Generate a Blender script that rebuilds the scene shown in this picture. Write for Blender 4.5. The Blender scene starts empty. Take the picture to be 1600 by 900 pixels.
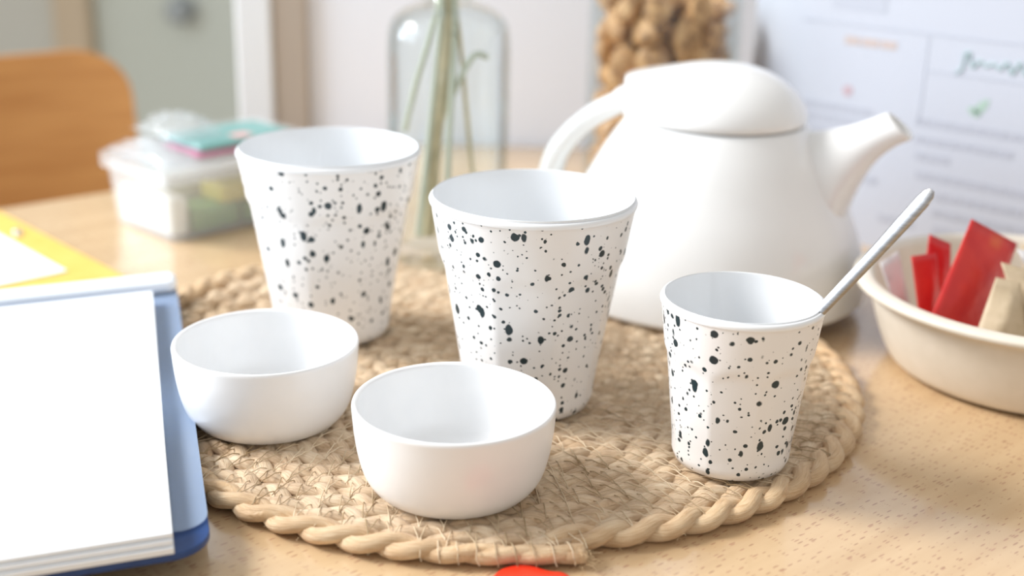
import bpy, bmesh, math, random
from mathutils import Vector, Matrix
random.seed(7)
PI = math.pi
S = bpy.context.scene
COL = S.collection

# ------------------------------------------------------------------ camera, world, sun, exposure
CAM_H, PITCH, ROLL, FPX = 0.2827, math.radians(19.068), math.radians(1.388), 2026.0
fw = Vector((0, math.cos(PITCH), -math.sin(PITCH)))
up0 = Vector((0, math.sin(PITCH), math.cos(PITCH)))
rt = Vector((1, 0, 0)) * math.cos(ROLL) + up0 * math.sin(ROLL)
up = -Vector((1, 0, 0)) * math.sin(ROLL) + up0 * math.cos(ROLL)
cd = bpy.data.cameras.new('camera')
cam = bpy.data.objects.new('camera', cd)
COL.objects.link(cam)
cam.matrix_world = Matrix(((rt.x, up.x, -fw.x, 0), (rt.y, up.y, -fw.y, 0), (rt.z, up.z, -fw.z, CAM_H), (0, 0, 0, 1)))
cd.sensor_width = 36
cd.lens = FPX / 1600 * 36
cd.clip_start = 0.02
cd.dof.use_dof = True
cd.dof.focus_distance = 0.585
cd.dof.aperture_fstop = 4.0
S.camera = cam

w = bpy.data.worlds.new('daylight')
S.world = w
w.use_nodes = True
w.node_tree.nodes['Background'].inputs[0].default_value = (1.0, 0.98, 0.95, 1)
w.node_tree.nodes['Background'].inputs[1].default_value = 0.54

sd = bpy.data.lights.new('sun', 'SUN')
sd.energy = 2.4
sd.angle = math.radians(18)
sd.color = (1.0, 0.96, 0.91)
sun = bpy.data.objects.new('sun', sd)
COL.objects.link(sun)
sun.rotation_euler = Vector((1.0, -0.16, -0.80)).to_track_quat('-Z', 'Y').to_euler()

ad = bpy.data.lights.new('window_daylight', 'AREA')
ad.shape = 'RECTANGLE'
ad.size, ad.size_y = 1.3, 1.1
ad.energy = 23
ad.color = (0.76, 0.87, 1.0)
win = bpy.data.objects.new('window_daylight', ad)
COL.objects.link(win)
win.location = (-1.35, 0.75, 0.70)
win.rotation_euler = (Vector((0.0, 0.7, 0.05)) - win.location).to_track_quat('-Z', 'Y').to_euler()

S.view_settings.view_transform = 'Standard'
S.view_settings.look = 'None'
S.view_settings.gamma = 1
S.view_settings.use_curve_mapping = False
S.view_settings.exposure = 0.37


# ------------------------------------------------------------------ materials
def mat(name, col=(0.8, 0.8, 0.8), rough=0.5, metal=0.0, **kw):
    m = bpy.data.materials.new(name)
    m.use_nodes = True
    b = m.node_tree.nodes['Principled BSDF']
    b.inputs['Base Color'].default_value = (*col, 1)
    b.inputs['Roughness'].default_value = rough
    b.inputs['Metallic'].default_value = metal
    for k, v in kw.items():
        b.inputs[k.replace('_', ' ')].default_value = v
    return m


class NT:
    """small helper to write node graphs"""
    def __init__(s, m):
        s.t = m.node_tree
        s.b = s.t.nodes.get('Principled BSDF')
    def n(s, typ, **kw):
        x = s.t.nodes.new(typ)
        for k, v in kw.items():
            setattr(x, k, v)
        return x
    def put(s, sock, v):
        if hasattr(v, 'is_output') or isinstance(v, bpy.types.NodeSocket):
            s.t.links.new(v, sock)
        else:
            sock.default_value = v
    def math(s, op, a, b=0.0, clamp=False):
        x = s.n('ShaderNodeMath', operation=op)
        x.use_clamp = clamp
        s.put(x.inputs[0], a)
        s.put(x.inputs[1], b)
        return x.outputs[0]
    def mix(s, f, a, b):
        x = s.n('ShaderNodeMix', data_type='RGBA')
        s.put(x.inputs[0], f)
        s.put(x.inputs[6], a)
        s.put(x.inputs[7], b)
        return x.outputs[2]
    def coords(s, kind='Object', rot=(0, 0, 0), scale=(1, 1, 1), loc=(0, 0, 0)):
        t = s.n('ShaderNodeTexCoord')
        m = s.n('ShaderNodeMapping', vector_type='TEXTURE' if False else 'POINT')
        s.t.links.new(t.outputs[kind], m.inputs[0])
        m.inputs['Rotation'].default_value = rot
        m.inputs['Scale'].default_value = scale
        m.inputs['Location'].default_value = loc
        return m.outputs[0]
    def noise(s, v, scale, detail=2.0, rough=0.5):
        x = s.n('ShaderNodeTexNoise')
        s.t.links.new(v, x.inputs['Vector'])
        x.inputs['Scale'].default_value = scale
        x.inputs['Detail'].default_value = detail
        x.inputs['Roughness'].default_value = rough
        return x
    def ramp(s, f, stops):
        x = s.n('ShaderNodeValToRGB')
        e = x.color_ramp.elements
        while len(e) < len(stops):
            e.new(0.5)
        for q, (p, c) in zip(e, stops):
            q.position = p
            q.color = (*c, 1)
        s.put(x.inputs[0], f)
        return x.outputs[0]
    def bump(s, h, strength=0.3, dist=0.001):
        x = s.n('ShaderNodeBump')
        x.inputs['Strength'].default_value = strength
        x.inputs['Distance'].default_value = dist
        s.t.links.new(h, x.inputs['Height'])
        s.t.links.new(x.outputs[0], s.b.inputs['Normal'])
    def color(s, c):
        s.t.links.new(c, s.b.inputs['Base Color'])


def thin_glass(name, tint=(0.97, 0.99, 0.99), gloss=0.06, base=0.02):
    m = bpy.data.materials.new(name)
    m.use_nodes = True
    t = m.node_tree
    t.nodes.clear()
    out = t.nodes.new('ShaderNodeOutputMaterial')
    tr = t.nodes.new('ShaderNodeBsdfTransparent')
    tr.inputs[0].default_value = (*tint, 1)
    gl = t.nodes.new('ShaderNodeBsdfGlossy')
    gl.inputs['Roughness'].default_value = gloss
    lw = t.nodes.new('ShaderNodeLayerWeight')
    lw.inputs[0].default_value = 0.18
    ad_ = t.nodes.new('ShaderNodeMath')
    ad_.operation = 'MULTIPLY_ADD'
    t.links.new(lw.outputs['Fresnel'], ad_.inputs[0])
    ad_.inputs[1].default_value = 0.30
    ad_.inputs[2].default_value = base
    ad_.use_clamp = True
    mx = t.nodes.new('ShaderNodeMixShader')
    t.links.new(ad_.outputs[0], mx.inputs[0])
    t.links.new(tr.outputs[0], mx.inputs[1])
    t.links.new(gl.outputs[0], mx.inputs[2])
    t.links.new(mx.outputs[0], out.inputs[0])
    return m


def frosted(name, col, clear=0.55, rough=0.25):
    """translucent plastic film: part see-through, part milky"""
    m = bpy.data.materials.new(name)
    m.use_nodes = True
    t = m.node_tree
    b = t.nodes['Principled BSDF']
    b.inputs['Base Color'].default_value = (*col, 1)
    b.inputs['Roughness'].default_value = rough
    tr = t.nodes.new('ShaderNodeBsdfTransparent')
    mx = t.nodes.new('ShaderNodeMixShader')
    mx.inputs[0].default_value = 1 - clear
    t.links.new(tr.outputs[0], mx.inputs[1])
    t.links.new(b.outputs[0], mx.inputs[2])
    t.links.new(mx.outputs[0], t.nodes['Material Output'].inputs[0])
    return m


# beech laminate with short dark flecks along the grain
GRAIN = math.atan2(0.654, 0.7565)
m_table = mat('beech_laminate', rough=0.27)
k = NT(m_table)
k.b.inputs['Coat Weight'].default_value = 0.7
k.b.inputs['Coat Roughness'].default_value = 0.09
v = k.coords(rot=(0, 0, -GRAIN))
vs = k.n('ShaderNodeVectorMath', operation='MULTIPLY')
k.t.links.new(v, vs.inputs[0])
vs.inputs[1].default_value = (165, 760, 1)
vd = k.n('ShaderNodeVectorMath', operation='MULTIPLY')
k.t.links.new(v, vd.inputs[0])
vd.inputs[1].default_value = (3, 40, 1)
fig = k.noise(vd.outputs[0], 1.0, 4.0, 0.6)
base = k.ramp(fig.outputs[0], [(0.3, (0.56, 0.375, 0.205)), (0.55, (0.64, 0.45, 0.26)), (0.75, (0.70, 0.50, 0.30))])
vo = k.n('ShaderNodeTexVoronoi', voronoi_dimensions='2D')
k.t.links.new(vs.outputs[0], vo.inputs['Vector'])
vo.inputs['Scale'].default_value = 1.0
vo.inputs['Randomness'].default_value = 1.0
sp = k.n('ShaderNodeSeparateColor')
k.t.links.new(vo.outputs['Color'], sp.inputs[0])
thr = k.math('MULTIPLY', k.math('SUBTRACT', sp.outputs[0], 0.45, True), 0.75)
fl = k.math('MULTIPLY', k.math('SUBTRACT', thr, vo.outputs['Distance']), 9.0, True)
flc = k.mix(sp.outputs[1], (0.28, 0.12, 0.06, 1), (0.42, 0.20, 0.12, 1))
k.color(k.mix(k.math('MULTIPLY', fl, 0.66), base, flc))

m_edge = mat('table_edge_band', (0.50, 0.33, 0.18), 0.4)
m_white = mat('white_glaze', (0.86, 0.87, 0.88), 0.3, Coat_Weight=0.3, Coat_Roughness=0.12)
k = NT(m_white)
nz = k.noise(k.coords(), 60, 2)
k.color(k.ramp(nz.outputs[0], [(0.3, (0.85, 0.86, 0.87)), (0.7, (0.88, 0.885, 0.89))]))
m_pot = mat('teapot_glaze', (0.86, 0.865, 0.86), 0.14, Coat_Weight=0.3, Coat_Roughness=0.05)
k = NT(m_pot)
nz = k.noise(k.coords(), 30, 2)
k.color(k.ramp(nz.outputs[0], [(0.3, (0.845, 0.85, 0.845)), (0.7, (0.875, 0.88, 0.875))]))
m_inside = mat('cup_inner_glaze', (0.86, 0.88, 0.90), 0.16)
k = NT(m_inside)
nz = k.noise(k.coords(), 40, 2)
k.color(k.ramp(nz.outputs[0], [(0.3, (0.85, 0.87, 0.89)), (0.7, (0.87, 0.89, 0.91))]))


def speckled(name, seed, dens=1.0):
    m = mat(name, (0.84, 0.83, 0.82), 0.3)
    k = NT(m)
    c = k.coords(loc=(seed, seed * 1.7, seed * 0.6))
    nz = k.noise(c, 260, 2)
    off = k.n('ShaderNodeVectorMath', operation='SCALE')
    sub = k.n('ShaderNodeVectorMath', operation='SUBTRACT')
    k.t.links.new(nz.outputs['Color'], sub.inputs[0])
    sub.inputs[1].default_value = (0.5, 0.5, 0.5)
    k.t.links.new(sub.outputs[0], off.inputs[0])
    off.inputs['Scale'].default_value = 0.0013
    add = k.n('ShaderNodeVectorMath', operation='ADD')
    k.t.links.new(c, add.inputs[0])
    k.t.links.new(off.outputs[0], add.inputs[1])
    tot = None
    # scale per metre, share of cells carrying a spot, largest radius (in cells), stretch
    for sc, share, rmax, stretch, tilt in ((140, 0.85, 0.335, (1, 1, 1.0), 0.0), (150, 0.75, 0.335, (1, 1, 0.58), 0.6),
                                           (260, 0.70, 0.36, (1, 1, 1), 0.2), (480, 0.40, 0.38, (1, 1, 1), 0.0)):
        mp = k.n('ShaderNodeMapping')
        k.t.links.new(add.outputs[0], mp.inputs[0])
        mp.inputs['Rotation'].default_value = (tilt, tilt * 0.8, 0)
        mp.inputs['Scale'].default_value = stretch
        vo = k.n('ShaderNodeTexVoronoi')
        k.t.links.new(mp.outputs[0], vo.inputs['Vector'])
        vo.inputs['Scale'].default_value = sc
        vo.inputs['Randomness'].default_value = 0.95
        sp = k.n('ShaderNodeSeparateColor')
        k.t.links.new(vo.outputs['Color'], sp.inputs[0])
        share *= dens
        r01 = k.math('MULTIPLY', k.math('SUBTRACT', sp.outputs[0], 1 - share, True), 1 / share)
        rad = k.math('MULTIPLY', k.math('POWER', r01, 0.9), rmax)
        hit = k.math('MULTIPLY', k.math('SUBTRACT', rad, vo.outputs['Distance']), 20.0, True)
        tot = hit if tot is None else k.math('MAXIMUM', tot, hit)
    base = k.ramp(k.noise(c, 40).outputs[0], [(0.3, (0.83, 0.82, 0.81)), (0.7, (0.86, 0.85, 0.84))])
    ink = k.mix(k.noise(c, 90).outputs[0], (0.008, 0.018, 0.024, 1), (0.018, 0.045, 0.055, 1))
    k.color(k.mix(tot, base, ink))
    return m


# jute: long fibres along the strand (uv u runs along it)
def jute(name, cols, rough=0.62):
    m = mat(name, rough=rough)
    k = NT(m)
    uv = k.coords('UV', scale=(45, 20, 1))
    f1 = k.noise(uv, 1.0, 5, 0.65)
    obj = k.noise(k.coords('Object'), 75, 2)
    f = k.math('ADD', k.math('MULTIPLY', f1.outputs[0], 0.66), k.math('MULTIPLY', obj.outputs[0], 0.40))
    k.color(k.ramp(f, [(0.34, cols[0]), (0.5, cols[1]), (0.68, cols[2])]))
    k.bump(f1.outputs[0], 0.8, 0.0010)
    k.b.inputs['Sheen Weight'].default_value = 0.15
    return m


m_jute = jute('jute_fibre', ((0.38, 0.235, 0.125), (0.64, 0.455, 0.28), (0.80, 0.65, 0.46)))
m_jute_rim = jute('jute_rim_fibre', ((0.45, 0.26, 0.12), (0.66, 0.44, 0.24), (0.79, 0.60, 0.38)), 0.5)
m_thread = mat('stitch_thread', (0.55, 0.40, 0.23), 0.5)
k = NT(m_thread)
k.color(k.ramp(k.noise(k.coords(), 30, 2).outputs[0], [(0.38, (0.36, 0.25, 0.13)), (0.6, (0.74, 0.60, 0.42))]))
m_fuzz = mat('loose_fibre', (0.66, 0.48, 0.27), 0.5)

m_steel = mat('brushed_steel', (0.4, 0.4, 0.41), 0.3, 1.0)
k = NT(m_steel)
k.color(k.ramp(k.noise(k.coords(scale=(20, 20, 400)), 3, 3).outputs[0], [(0.3, (0.34, 0.34, 0.35)), (0.7, (0.46, 0.46, 0.47))]))

m_bowl = mat('shade_tinted_pulp_bowl', (0.78, 0.74, 0.66), 0.42)
k = NT(m_bowl)
k.color(k.ramp(k.noise(k.coords(), 90, 3).outputs[0], [(0.3, (0.72, 0.655, 0.55)), (0.7, (0.76, 0.695, 0.595))]))  # off-white pulp tinted tan, warm shade of its outside put into the colour
m_red = mat('red_sachet_foil', (0.70, 0.035, 0.03), 0.32)
k = NT(m_red)
k.color(k.ramp(k.noise(k.coords(), 45, 2).outputs[0], [(0.35, (0.60, 0.02, 0.025)), (0.6, (0.72, 0.04, 0.03)), (0.75, (0.78, 0.12, 0.04))]))
k.bump(k.noise(k.coords(), 120, 2).outputs[0], 0.25, 0.002)
m_gold = mat('gold_print', (0.78, 0.30, 0.06), 0.35)
m_kraft = mat('beige_paper', (0.55, 0.43, 0.28), 0.6)
k = NT(m_kraft)
k.color(k.ramp(k.noise(k.coords(), 140, 3).outputs[0], [(0.3, (0.50, 0.39, 0.25)), (0.7, (0.60, 0.48, 0.33))]))
k.bump(k.noise(k.coords(), 60, 2).outputs[0], 0.3, 0.003)
m_greywrap = mat('pale_wrapper', (0.66, 0.64, 0.64), 0.35)
k = NT(m_greywrap)
k.color(k.ramp(k.noise(k.coords(), 70, 2).outputs[0], [(0.4, (0.52, 0.50, 0.50)), (0.6, (0.74, 0.72, 0.72))]))
m_redtab = mat('red_plastic', (0.83, 0.035, 0.012), 0.3)
k = NT(m_redtab)
k.color(k.ramp(k.noise(k.coords(), 50).outputs[0], [(0.3, (0.80, 0.03, 0.01)), (0.7, (0.86, 0.05, 0.015))]))

m_wall = mat('white_plaster', (0.87, 0.90, 0.96), 0.7)
k = NT(m_wall)
k.color(k.ramp(k.noise(k.coords(), 3, 3).outputs[0], [(0.3, (0.86, 0.89, 0.955)), (0.7, (0.88, 0.905, 0.965))]))
m_farwall = mat('warm_grey_plaster', (0.56, 0.545, 0.475), 0.7)
k = NT(m_farwall)
k.color(k.ramp(k.noise(k.coords(), 2, 3).outputs[0], [(0.3, (0.55, 0.535, 0.465)), (0.7, (0.58, 0.565, 0.495))]))
m_door = mat('grey_green_paint', (0.52, 0.54, 0.47), 0.45)
k = NT(m_door)
k.color(k.ramp(k.noise(k.coords(), 2, 2).outputs[0], [(0.3, (0.555, 0.575, 0.49)), (0.7, (0.59, 0.61, 0.53))]))
m_tan = mat('tan_trim', (0.44, 0.37, 0.30), 0.5)
m_woodtrim = mat('pale_wood_trim', (0.55, 0.43, 0.29), 0.5)
m_whitetrim = mat('white_trim', (0.78, 0.80, 0.81), 0.4)
m_floor = mat('lino_floor', (0.42, 0.38, 0.33), 0.5)
k = NT(m_floor)
k.color(k.ramp(k.noise(k.coords(), 8, 4).outputs[0], [(0.3, (0.39, 0.35, 0.30)), (0.7, (0.46, 0.42, 0.37))]))
m_ply = mat('honey_plywood', (0.55, 0.25, 0.07), 0.4)
k = NT(m_ply)
k.color(k.ramp(k.noise(k.coords(scale=(2, 2, 25)), 3, 4).outputs[0], [(0.3, (0.47, 0.20, 0.05)), (0.7, (0.60, 0.29, 0.085))]))
m_chrome = mat('chair_steel', (0.5, 0.5, 0.5), 0.25, 1.0)
m_glass = thin_glass('clear_glass')
m_boxp = frosted('clear_box_plastic', (0.86, 0.89, 0.91), 0.74, 0.12)
m_film = frosted('cellophane', (0.88, 0.92, 0.95), 0.82, 0.08)
m_frost = frosted('frosted_film', (0.50, 0.63, 0.82), 0.68, 0.24)
k = NT(m_frost)
k.bump(k.noise(k.coords(), 900, 2).outputs[0], 0.5, 0.0004)
m_spine = mat('white_spine_plastic', (0.82, 0.86, 0.91), 0.2)
m_blue = mat('navy_binder_plastic', (0.009, 0.05, 0.19), 0.4)
k = NT(m_blue)
k.color(k.ramp(k.noise(k.coords(), 200, 2).outputs[0], [(0.3, (0.008, 0.045, 0.175)), (0.7, (0.011, 0.055, 0.205))]))
m_paper = mat('white_paper', (0.86, 0.88, 0.90), 0.6)
k = NT(m_paper)
k.color(k.ramp(k.noise(k.coords(), 200, 2).outputs[0], [(0.3, (0.85, 0.87, 0.89)), (0.7, (0.87, 0.89, 0.91))]))
m_blueink = mat('blue_ink', (0.12, 0.28, 0.50), 0.6)
m_yellow = mat('amber_card', (0.80, 0.50, 0.11), 0.5)
k = NT(m_yellow)
k.color(k.ramp(k.noise(k.coords(), 60, 2).outputs[0], [(0.3, (0.78, 0.48, 0.10)), (0.7, (0.83, 0.53, 0.13))]))
m_teal = mat('teal_card', (0.07, 0.33, 0.30), 0.4)
m_pink = mat('magenta_card', (0.60, 0.06, 0.22), 0.4)
m_peach = mat('pink_print', (0.75, 0.35, 0.33), 0.5)
m_cream = mat('cream_packet', (0.84, 0.83, 0.76), 0.4)
m_lime = mat('yellow_packet', (0.66, 0.56, 0.10), 0.4)
m_green = mat('green_packet', (0.16, 0.36, 0.12), 0.4)
m_stem = mat('dry_stem', (0.60, 0.52, 0.35), 0.6)
k = NT(m_stem)
k.color(k.ramp(k.noise(k.coords(), 60, 2).outputs[0], [(0.35, (0.48, 0.43, 0.28)), (0.65, (0.66, 0.57, 0.38))]))
m_greenstem = mat('green_stem', (0.47, 0.49, 0.39), 0.6)
m_chunk = mat('toasted_crumb', rough=0.6)
k = NT(m_chunk)
k.color(k.ramp(k.noise(k.coords('Generated'), 3.2, 4, 0.6).outputs[0], [(0.34, (0.17, 0.075, 0.03)), (0.48, (0.50, 0.26, 0.10)), (0.66, (0.66, 0.40, 0.19))]))
m_doc = mat('shaded_poster_paper', (0.51, 0.535, 0.605), 0.5)  # white paper; the cool shade on it is put into this grey-blue
m_greyink = mat('grey_print', (0.43, 0.45, 0.52), 0.6)  # prints darkened along with the shaded sheet colour
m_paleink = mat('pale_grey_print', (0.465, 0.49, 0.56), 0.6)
m_greenink = mat('green_print', (0.38, 0.51, 0.52), 0.6)
m_leafink = mat('leaf_green_print', (0.37, 0.50, 0.43), 0.6)
m_orangeink = mat('orange_print', (0.52, 0.43, 0.40), 0.6)
m_pinkink = mat('dull_pink_print', (0.50, 0.36, 0.40), 0.6)
m_knob = mat('satin_knob', (0.36, 0.38, 0.38), 0.5, 0.3)
m_clip = mat('pale_metal', (0.8, 0.8, 0.78), 0.2, 1.0)


# ------------------------------------------------------------------ mesh helpers
class MB:
    def __init__(s):
        s.v, s.f, s.uv = [], [], []
    def add(s, verts, faces, uvs=None):
        o = len(s.v)
        s.v += [tuple(p) for p in verts]
        s.f += [tuple(i + o for i in f) for f in faces]
        if uvs is not None:
            s.uv += [tuple(u) for u in uvs]
        return s
    def box(s, x0, x1, y0, y1, z0, z1, xf=None):
        V = [Vector((x, y, z)) for z in (z0, z1) for y in (y0, y1) for x in (x0, x1)]
        if xf:
            V = [xf @ p for p in V]
        return s.add(V, [(0, 2, 3, 1), (4, 5, 7, 6), (0, 1, 5, 4), (2, 6, 7, 3), (0, 4, 6, 2), (1, 3, 7, 5)])
    def lathe(s, prof, n=64, c=(0, 0, 0), rmul=None):
        V, F = [], []
        for j, (r, z) in enumerate(prof):
            for i in range(n):
                a = 2 * PI * i / n
                q = r * (rmul(a, r, z, j) if rmul else 1)
                V.append((c[0] + q * math.cos(a), c[1] + q * math.sin(a), c[2] + z))
        for j in range(len(prof) - 1):
            for i in range(n):
                k2 = (i + 1) % n
                F.append((j * n + i, j * n + k2, (j + 1) * n + k2, (j + 1) * n + i))
        return s.add(V, F)
    def loft(s, rings, cap=True):
        n = len(rings[0])
        V = [p for r in rings for p in r]
        F = []
        for j in range(len(rings) - 1):
            for i in range(n):
                k2 = (i + 1) % n
                F.append((j * n + i, j * n + k2, (j + 1) * n + k2, (j + 1) * n + i))
        if cap:
            F.append(tuple(range(n))[::-1])
            F.append(tuple((len(rings) - 1) * n + i for i in range(n)))
        return s.add(V, F)
    def tube(s, pts, rad, n=8, flat=None, cap=True):
        """sweep; rad number or list; flat = (width, height) factors in the frame"""
        pts = [Vector(p) for p in pts]
        rings = []
        for i, p in enumerate(pts):
            t = (pts[min(i + 1, len(pts) - 1)] - pts[max(i - 1, 0)]).normalized()
            side = t.cross(Vector((0, 0, 1)))
            if side.length < 1e-4:
                side = Vector((1, 0, 0))
            side.normalize()
            nn = side.cross(t)
            r = rad[i] if isinstance(rad, (list, tuple)) else rad
            a, b = flat or (1, 1)
            rings.append([p + side * (r * a * math.cos(2 * PI * q / n)) + nn * (r * b * math.sin(2 * PI * q / n)) for q in range(n)])
        return s.loft(rings, cap)
    def build(s, name, m, parent=None, smooth=True, bevel=0, seg=2, sub=0, sharp=40):
        me = bpy.data.meshes.new(name)
        me.from_pydata(s.v, [], s.f)
        if s.uv:
            ul = me.uv_layers.new(name='UVMap')
            li = [0] * len(me.loops)
            me.loops.foreach_get('vertex_index', li)
            ul.data.foreach_set('uv', [c for i in li for c in s.uv[i]])
        me.materials.append(m)
        if smooth:
            me.shade_smooth()
            if sharp:
                me.set_sharp_from_angle(angle=math.radians(sharp))
        o = bpy.data.objects.new(name, me)
        COL.objects.link(o)
        if parent is not None:
            o.parent = parent
        if bevel:
            b = o.modifiers.new('bevel', 'BEVEL')
            b.width = bevel
            b.segments = seg
            b.limit_method = 'ANGLE'
        if sub:
            b = o.modifiers.new('sub', 'SUBSURF')
            b.levels = b.render_levels = sub
        return o


def tag(o, label=None, cat=None, group=None, kind=None):
    if label: o['label'] = label
    if cat: o['category'] = cat
    if group: o['group'] = group
    if kind: o['kind'] = kind
    return o


def thing(name, label, cat, loc=(0, 0, 0), rz=0, group=None):
    o = bpy.data.objects.new(name, None)
    COL.objects.link(o)
    o.location = loc
    o.rotation_euler = (0, 0, rz)
    o.empty_display_size = 0.02
    return tag(o, label, cat, group)


def frame(o, ex, ez=Vector((0, 0, 1))):
    """matrix whose x axis is ex and z axis about ez, origin o"""
    ex = Vector(ex).normalized()
    ey = Vector(ez).cross(ex).normalized()
    ez2 = ex.cross(ey)
    return Matrix(((ex.x, ey.x, ez2.x, o[0]), (ex.y, ey.y, ez2.y, o[1]), (ex.z, ey.z, ez2.z, o[2]), (0, 0, 0, 1)))


def lerp_prof(pts, n):
    """Catmull-Rom through profile points"""
    P = [Vector((a, b, 0)) for a, b in pts]
    P = [P[0] * 2 - P[1]] + P + [P[-1] * 2 - P[-2]]
    out = []
    for i in range(1, len(P) - 2):
        for q in range(n):
            t = q / n
            a, b, c, d = P[i - 1:i + 3]
            p = 0.5 * ((2 * b) + (c - a) * t + (2 * a - 5 * b + 4 * c - d) * t * t + (3 * b - a - 3 * c + d) * t ** 3)
            out.append((p.x, p.y))
    out.append(tuple(pts[-1]))
    return out


# ------------------------------------------------------------------ the setting
FLOOR_Z = -0.74
tag(MB().box(-4, 3, -2, 4.5, FLOOR_Z - 0.05, FLOOR_Z).build('floor', m_floor), kind='structure')
# table far edge runs through (-.4037,.9803) along (.7565,.654)
ED = Vector((0.7565, 0.654, 0)).normalized()
EN = Vector((-0.654, 0.7565, 0)).normalized()      # away from the camera
E0 = Vector((-0.4037, 0.9803, 0))
# white wall at the back of the table, framed on its left edge
YW = 1.247
tag(MB().box(-0.258, 2.4, YW, YW + 0.12, FLOOR_Z, 1.9).build('wall_back', m_wall), kind='structure')
tag(MB().box(-0.232, -0.200, YW - 0.012, YW + 0.001, FLOOR_Z, 1.9).build('trim_1', m_tan, bevel=0.002), kind='structure')
tag(MB().box(-0.2665, -0.232, YW - 0.016, YW + 0.124, FLOOR_Z, 1.9).build('trim_2', m_whitetrim, bevel=0.003), kind='structure')
# far wall with the door
YF = 2.8
tag(MB().box(-3.4, -0.985, YF, YF + 0.1, FLOOR_Z, 2.2).build('wall_left', m_farwall), kind='structure')
tag(MB().box(-0.985, 2.4, YF, YF + 0.1, FLOOR_Z + 2.15, 2.2).build('wall_far', m_farwall), kind='structure')
tag(MB().box(-0.13, 2.4, YF, YF + 0.1, FLOOR_Z, FLOOR_Z + 2.15).build('wall_right', m_wall), kind='structure')
tag(MB().box(-0.985, -0.91, YF - 0.03, YF + 0.1, FLOOR_Z, FLOOR_Z + 2.15).build('trim_3', m_woodtrim, bevel=0.004), kind='structure')
door = tag(MB().box(-0.91, -0.13, YF + 0.01, YF + 0.05, FLOOR_Z, FLOOR_Z + 2.15).build('door_1', m_door, bevel=0.003), kind='structure')
hd = MB().lathe([(0.0001, -0.06), (0.018, -0.058), (0.026, -0.045), (0.026, -0.03), (0.012, -0.02), (0.012, 0.0), (0.03, 0.0), (0.03, 0.012), (0.0001, 0.012)], 24)
ho = hd.build('door_handle', m_knob, door)
ho.rotation_euler = (-PI / 2, 0, 0)
ho.location = (-0.718, YF + 0.003, -0.075)

# ------------------------------------------------------------------ table
tb = thing('table', 'pale beech table with flecked grain under everything', 'table', (0, 0.7, FLOOR_Z))
TI = Matrix.Translation((0, -0.7, -FLOOR_Z))
tpts = [E0 - ED * 0.55, Vector((-0.82, 0.05, 0)), Vector((1.05, 0.05, 0)), Vector((1.05, 1.243, 0)), E0 + ED * 0.4016]
top = MB().loft([[p + Vector((0, 0, z)) for p in tpts] for z in (-0.024, 0.0)]).build('tabletop', m_table, tb, bevel=0.003, seg=3, smooth=False)
top.matrix_parent_inverse = TI
for (a, b) in ((-0.74, 0.13), (-0.74, 0.58), (0.97, 0.13), (0.97, 1.16)):
    lg = MB().box(a - 0.025, a + 0.025, b - 0.025, b + 0.025, FLOOR_Z, -0.024).build('leg', m_chrome, tb, bevel=0.003)
    lg.matrix_parent_inverse = TI
ap = MB().box(-0.70, 0.95, 0.12, 0.14, -0.09, -0.024).build('apron', m_edge, tb)
ap.matrix_parent_inverse = TI

# ------------------------------------------------------------------ plywood chair behind the table
ch = thing('plywood_chair', 'honey plywood chair with rounded backrest beyond the far table edge', 'chair', (-0.568, 1.248, FLOOR_Z), math.atan2(0.654, 0.7565))
def ply(u0, u1, z0, z1, rad, depth, th, curve, tilt):
    """curved plywood panel standing in local x-z, rounded corners"""
    pts = []
    for cx, cz, a0 in ((u1 - rad, z1 - rad, 0), (u0 + rad, z1 - rad, 90), (u0 + rad, z0 + rad, 180), (u1 - rad, z0 + rad, 270)):
        for q in range(7):
            a = math.radians(a0 + q * 15)
            pts.append((cx + rad * math.cos(a), cz + rad * math.sin(a)))
    um, zm = (u0 + u1) / 2, (z0 + z1) / 2
    rings = []
    for off in (0, th):
        for sc in ((0.0, 0.35, 0.7, 1.0) if off == 0 else (1.0, 0.7, 0.35, 0.0)):
            rings.append([Vector((um + (x - um) * sc, depth - curve * ((um + (x - um) * sc - um) / (u1 - um)) ** 2 + off + tilt * (zm + (z - zm) * sc - z0), zm + (z - zm) * sc)) for x, z in pts])
    return rings
bk = MB().loft(ply(-0.205, 0.205, 0.47, 0.803, 0.05, 0.0, 0.011, 0.03, 0.10), cap=False).build('backrest', m_ply, ch)
seat = MB().loft(ply(-0.2, 0.2, 0, 0.38, 0.06, 0.0, 0.011, 0.0, 0.0), cap=False)
seat.v = [(x, z - 0.39, 0.455 + y) for x, y, z in seat.v]
seat.build('seat', m_ply, ch)
for sx in (-1, 1):
    MB().tube([(sx * 0.17, 0.0, 0.0), (sx * 0.17, 0.005, 0.44), (sx * 0.165, 0.02, 0.6), (sx * 0.16, 0.04, 0.70)], 0.010, 10).build('leg', m_chrome, ch)
    MB().tube([(sx * 0.17, -0.35, 0.0), (sx * 0.17, -0.34, 0.45)], 0.010, 10).build('leg', m_chrome, ch)
MB().tube([(-0.17, 0.0, 0.44), (0.17, 0.0, 0.44)], 0.009, 8).build('seat_rail', m_chrome, ch)

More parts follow.
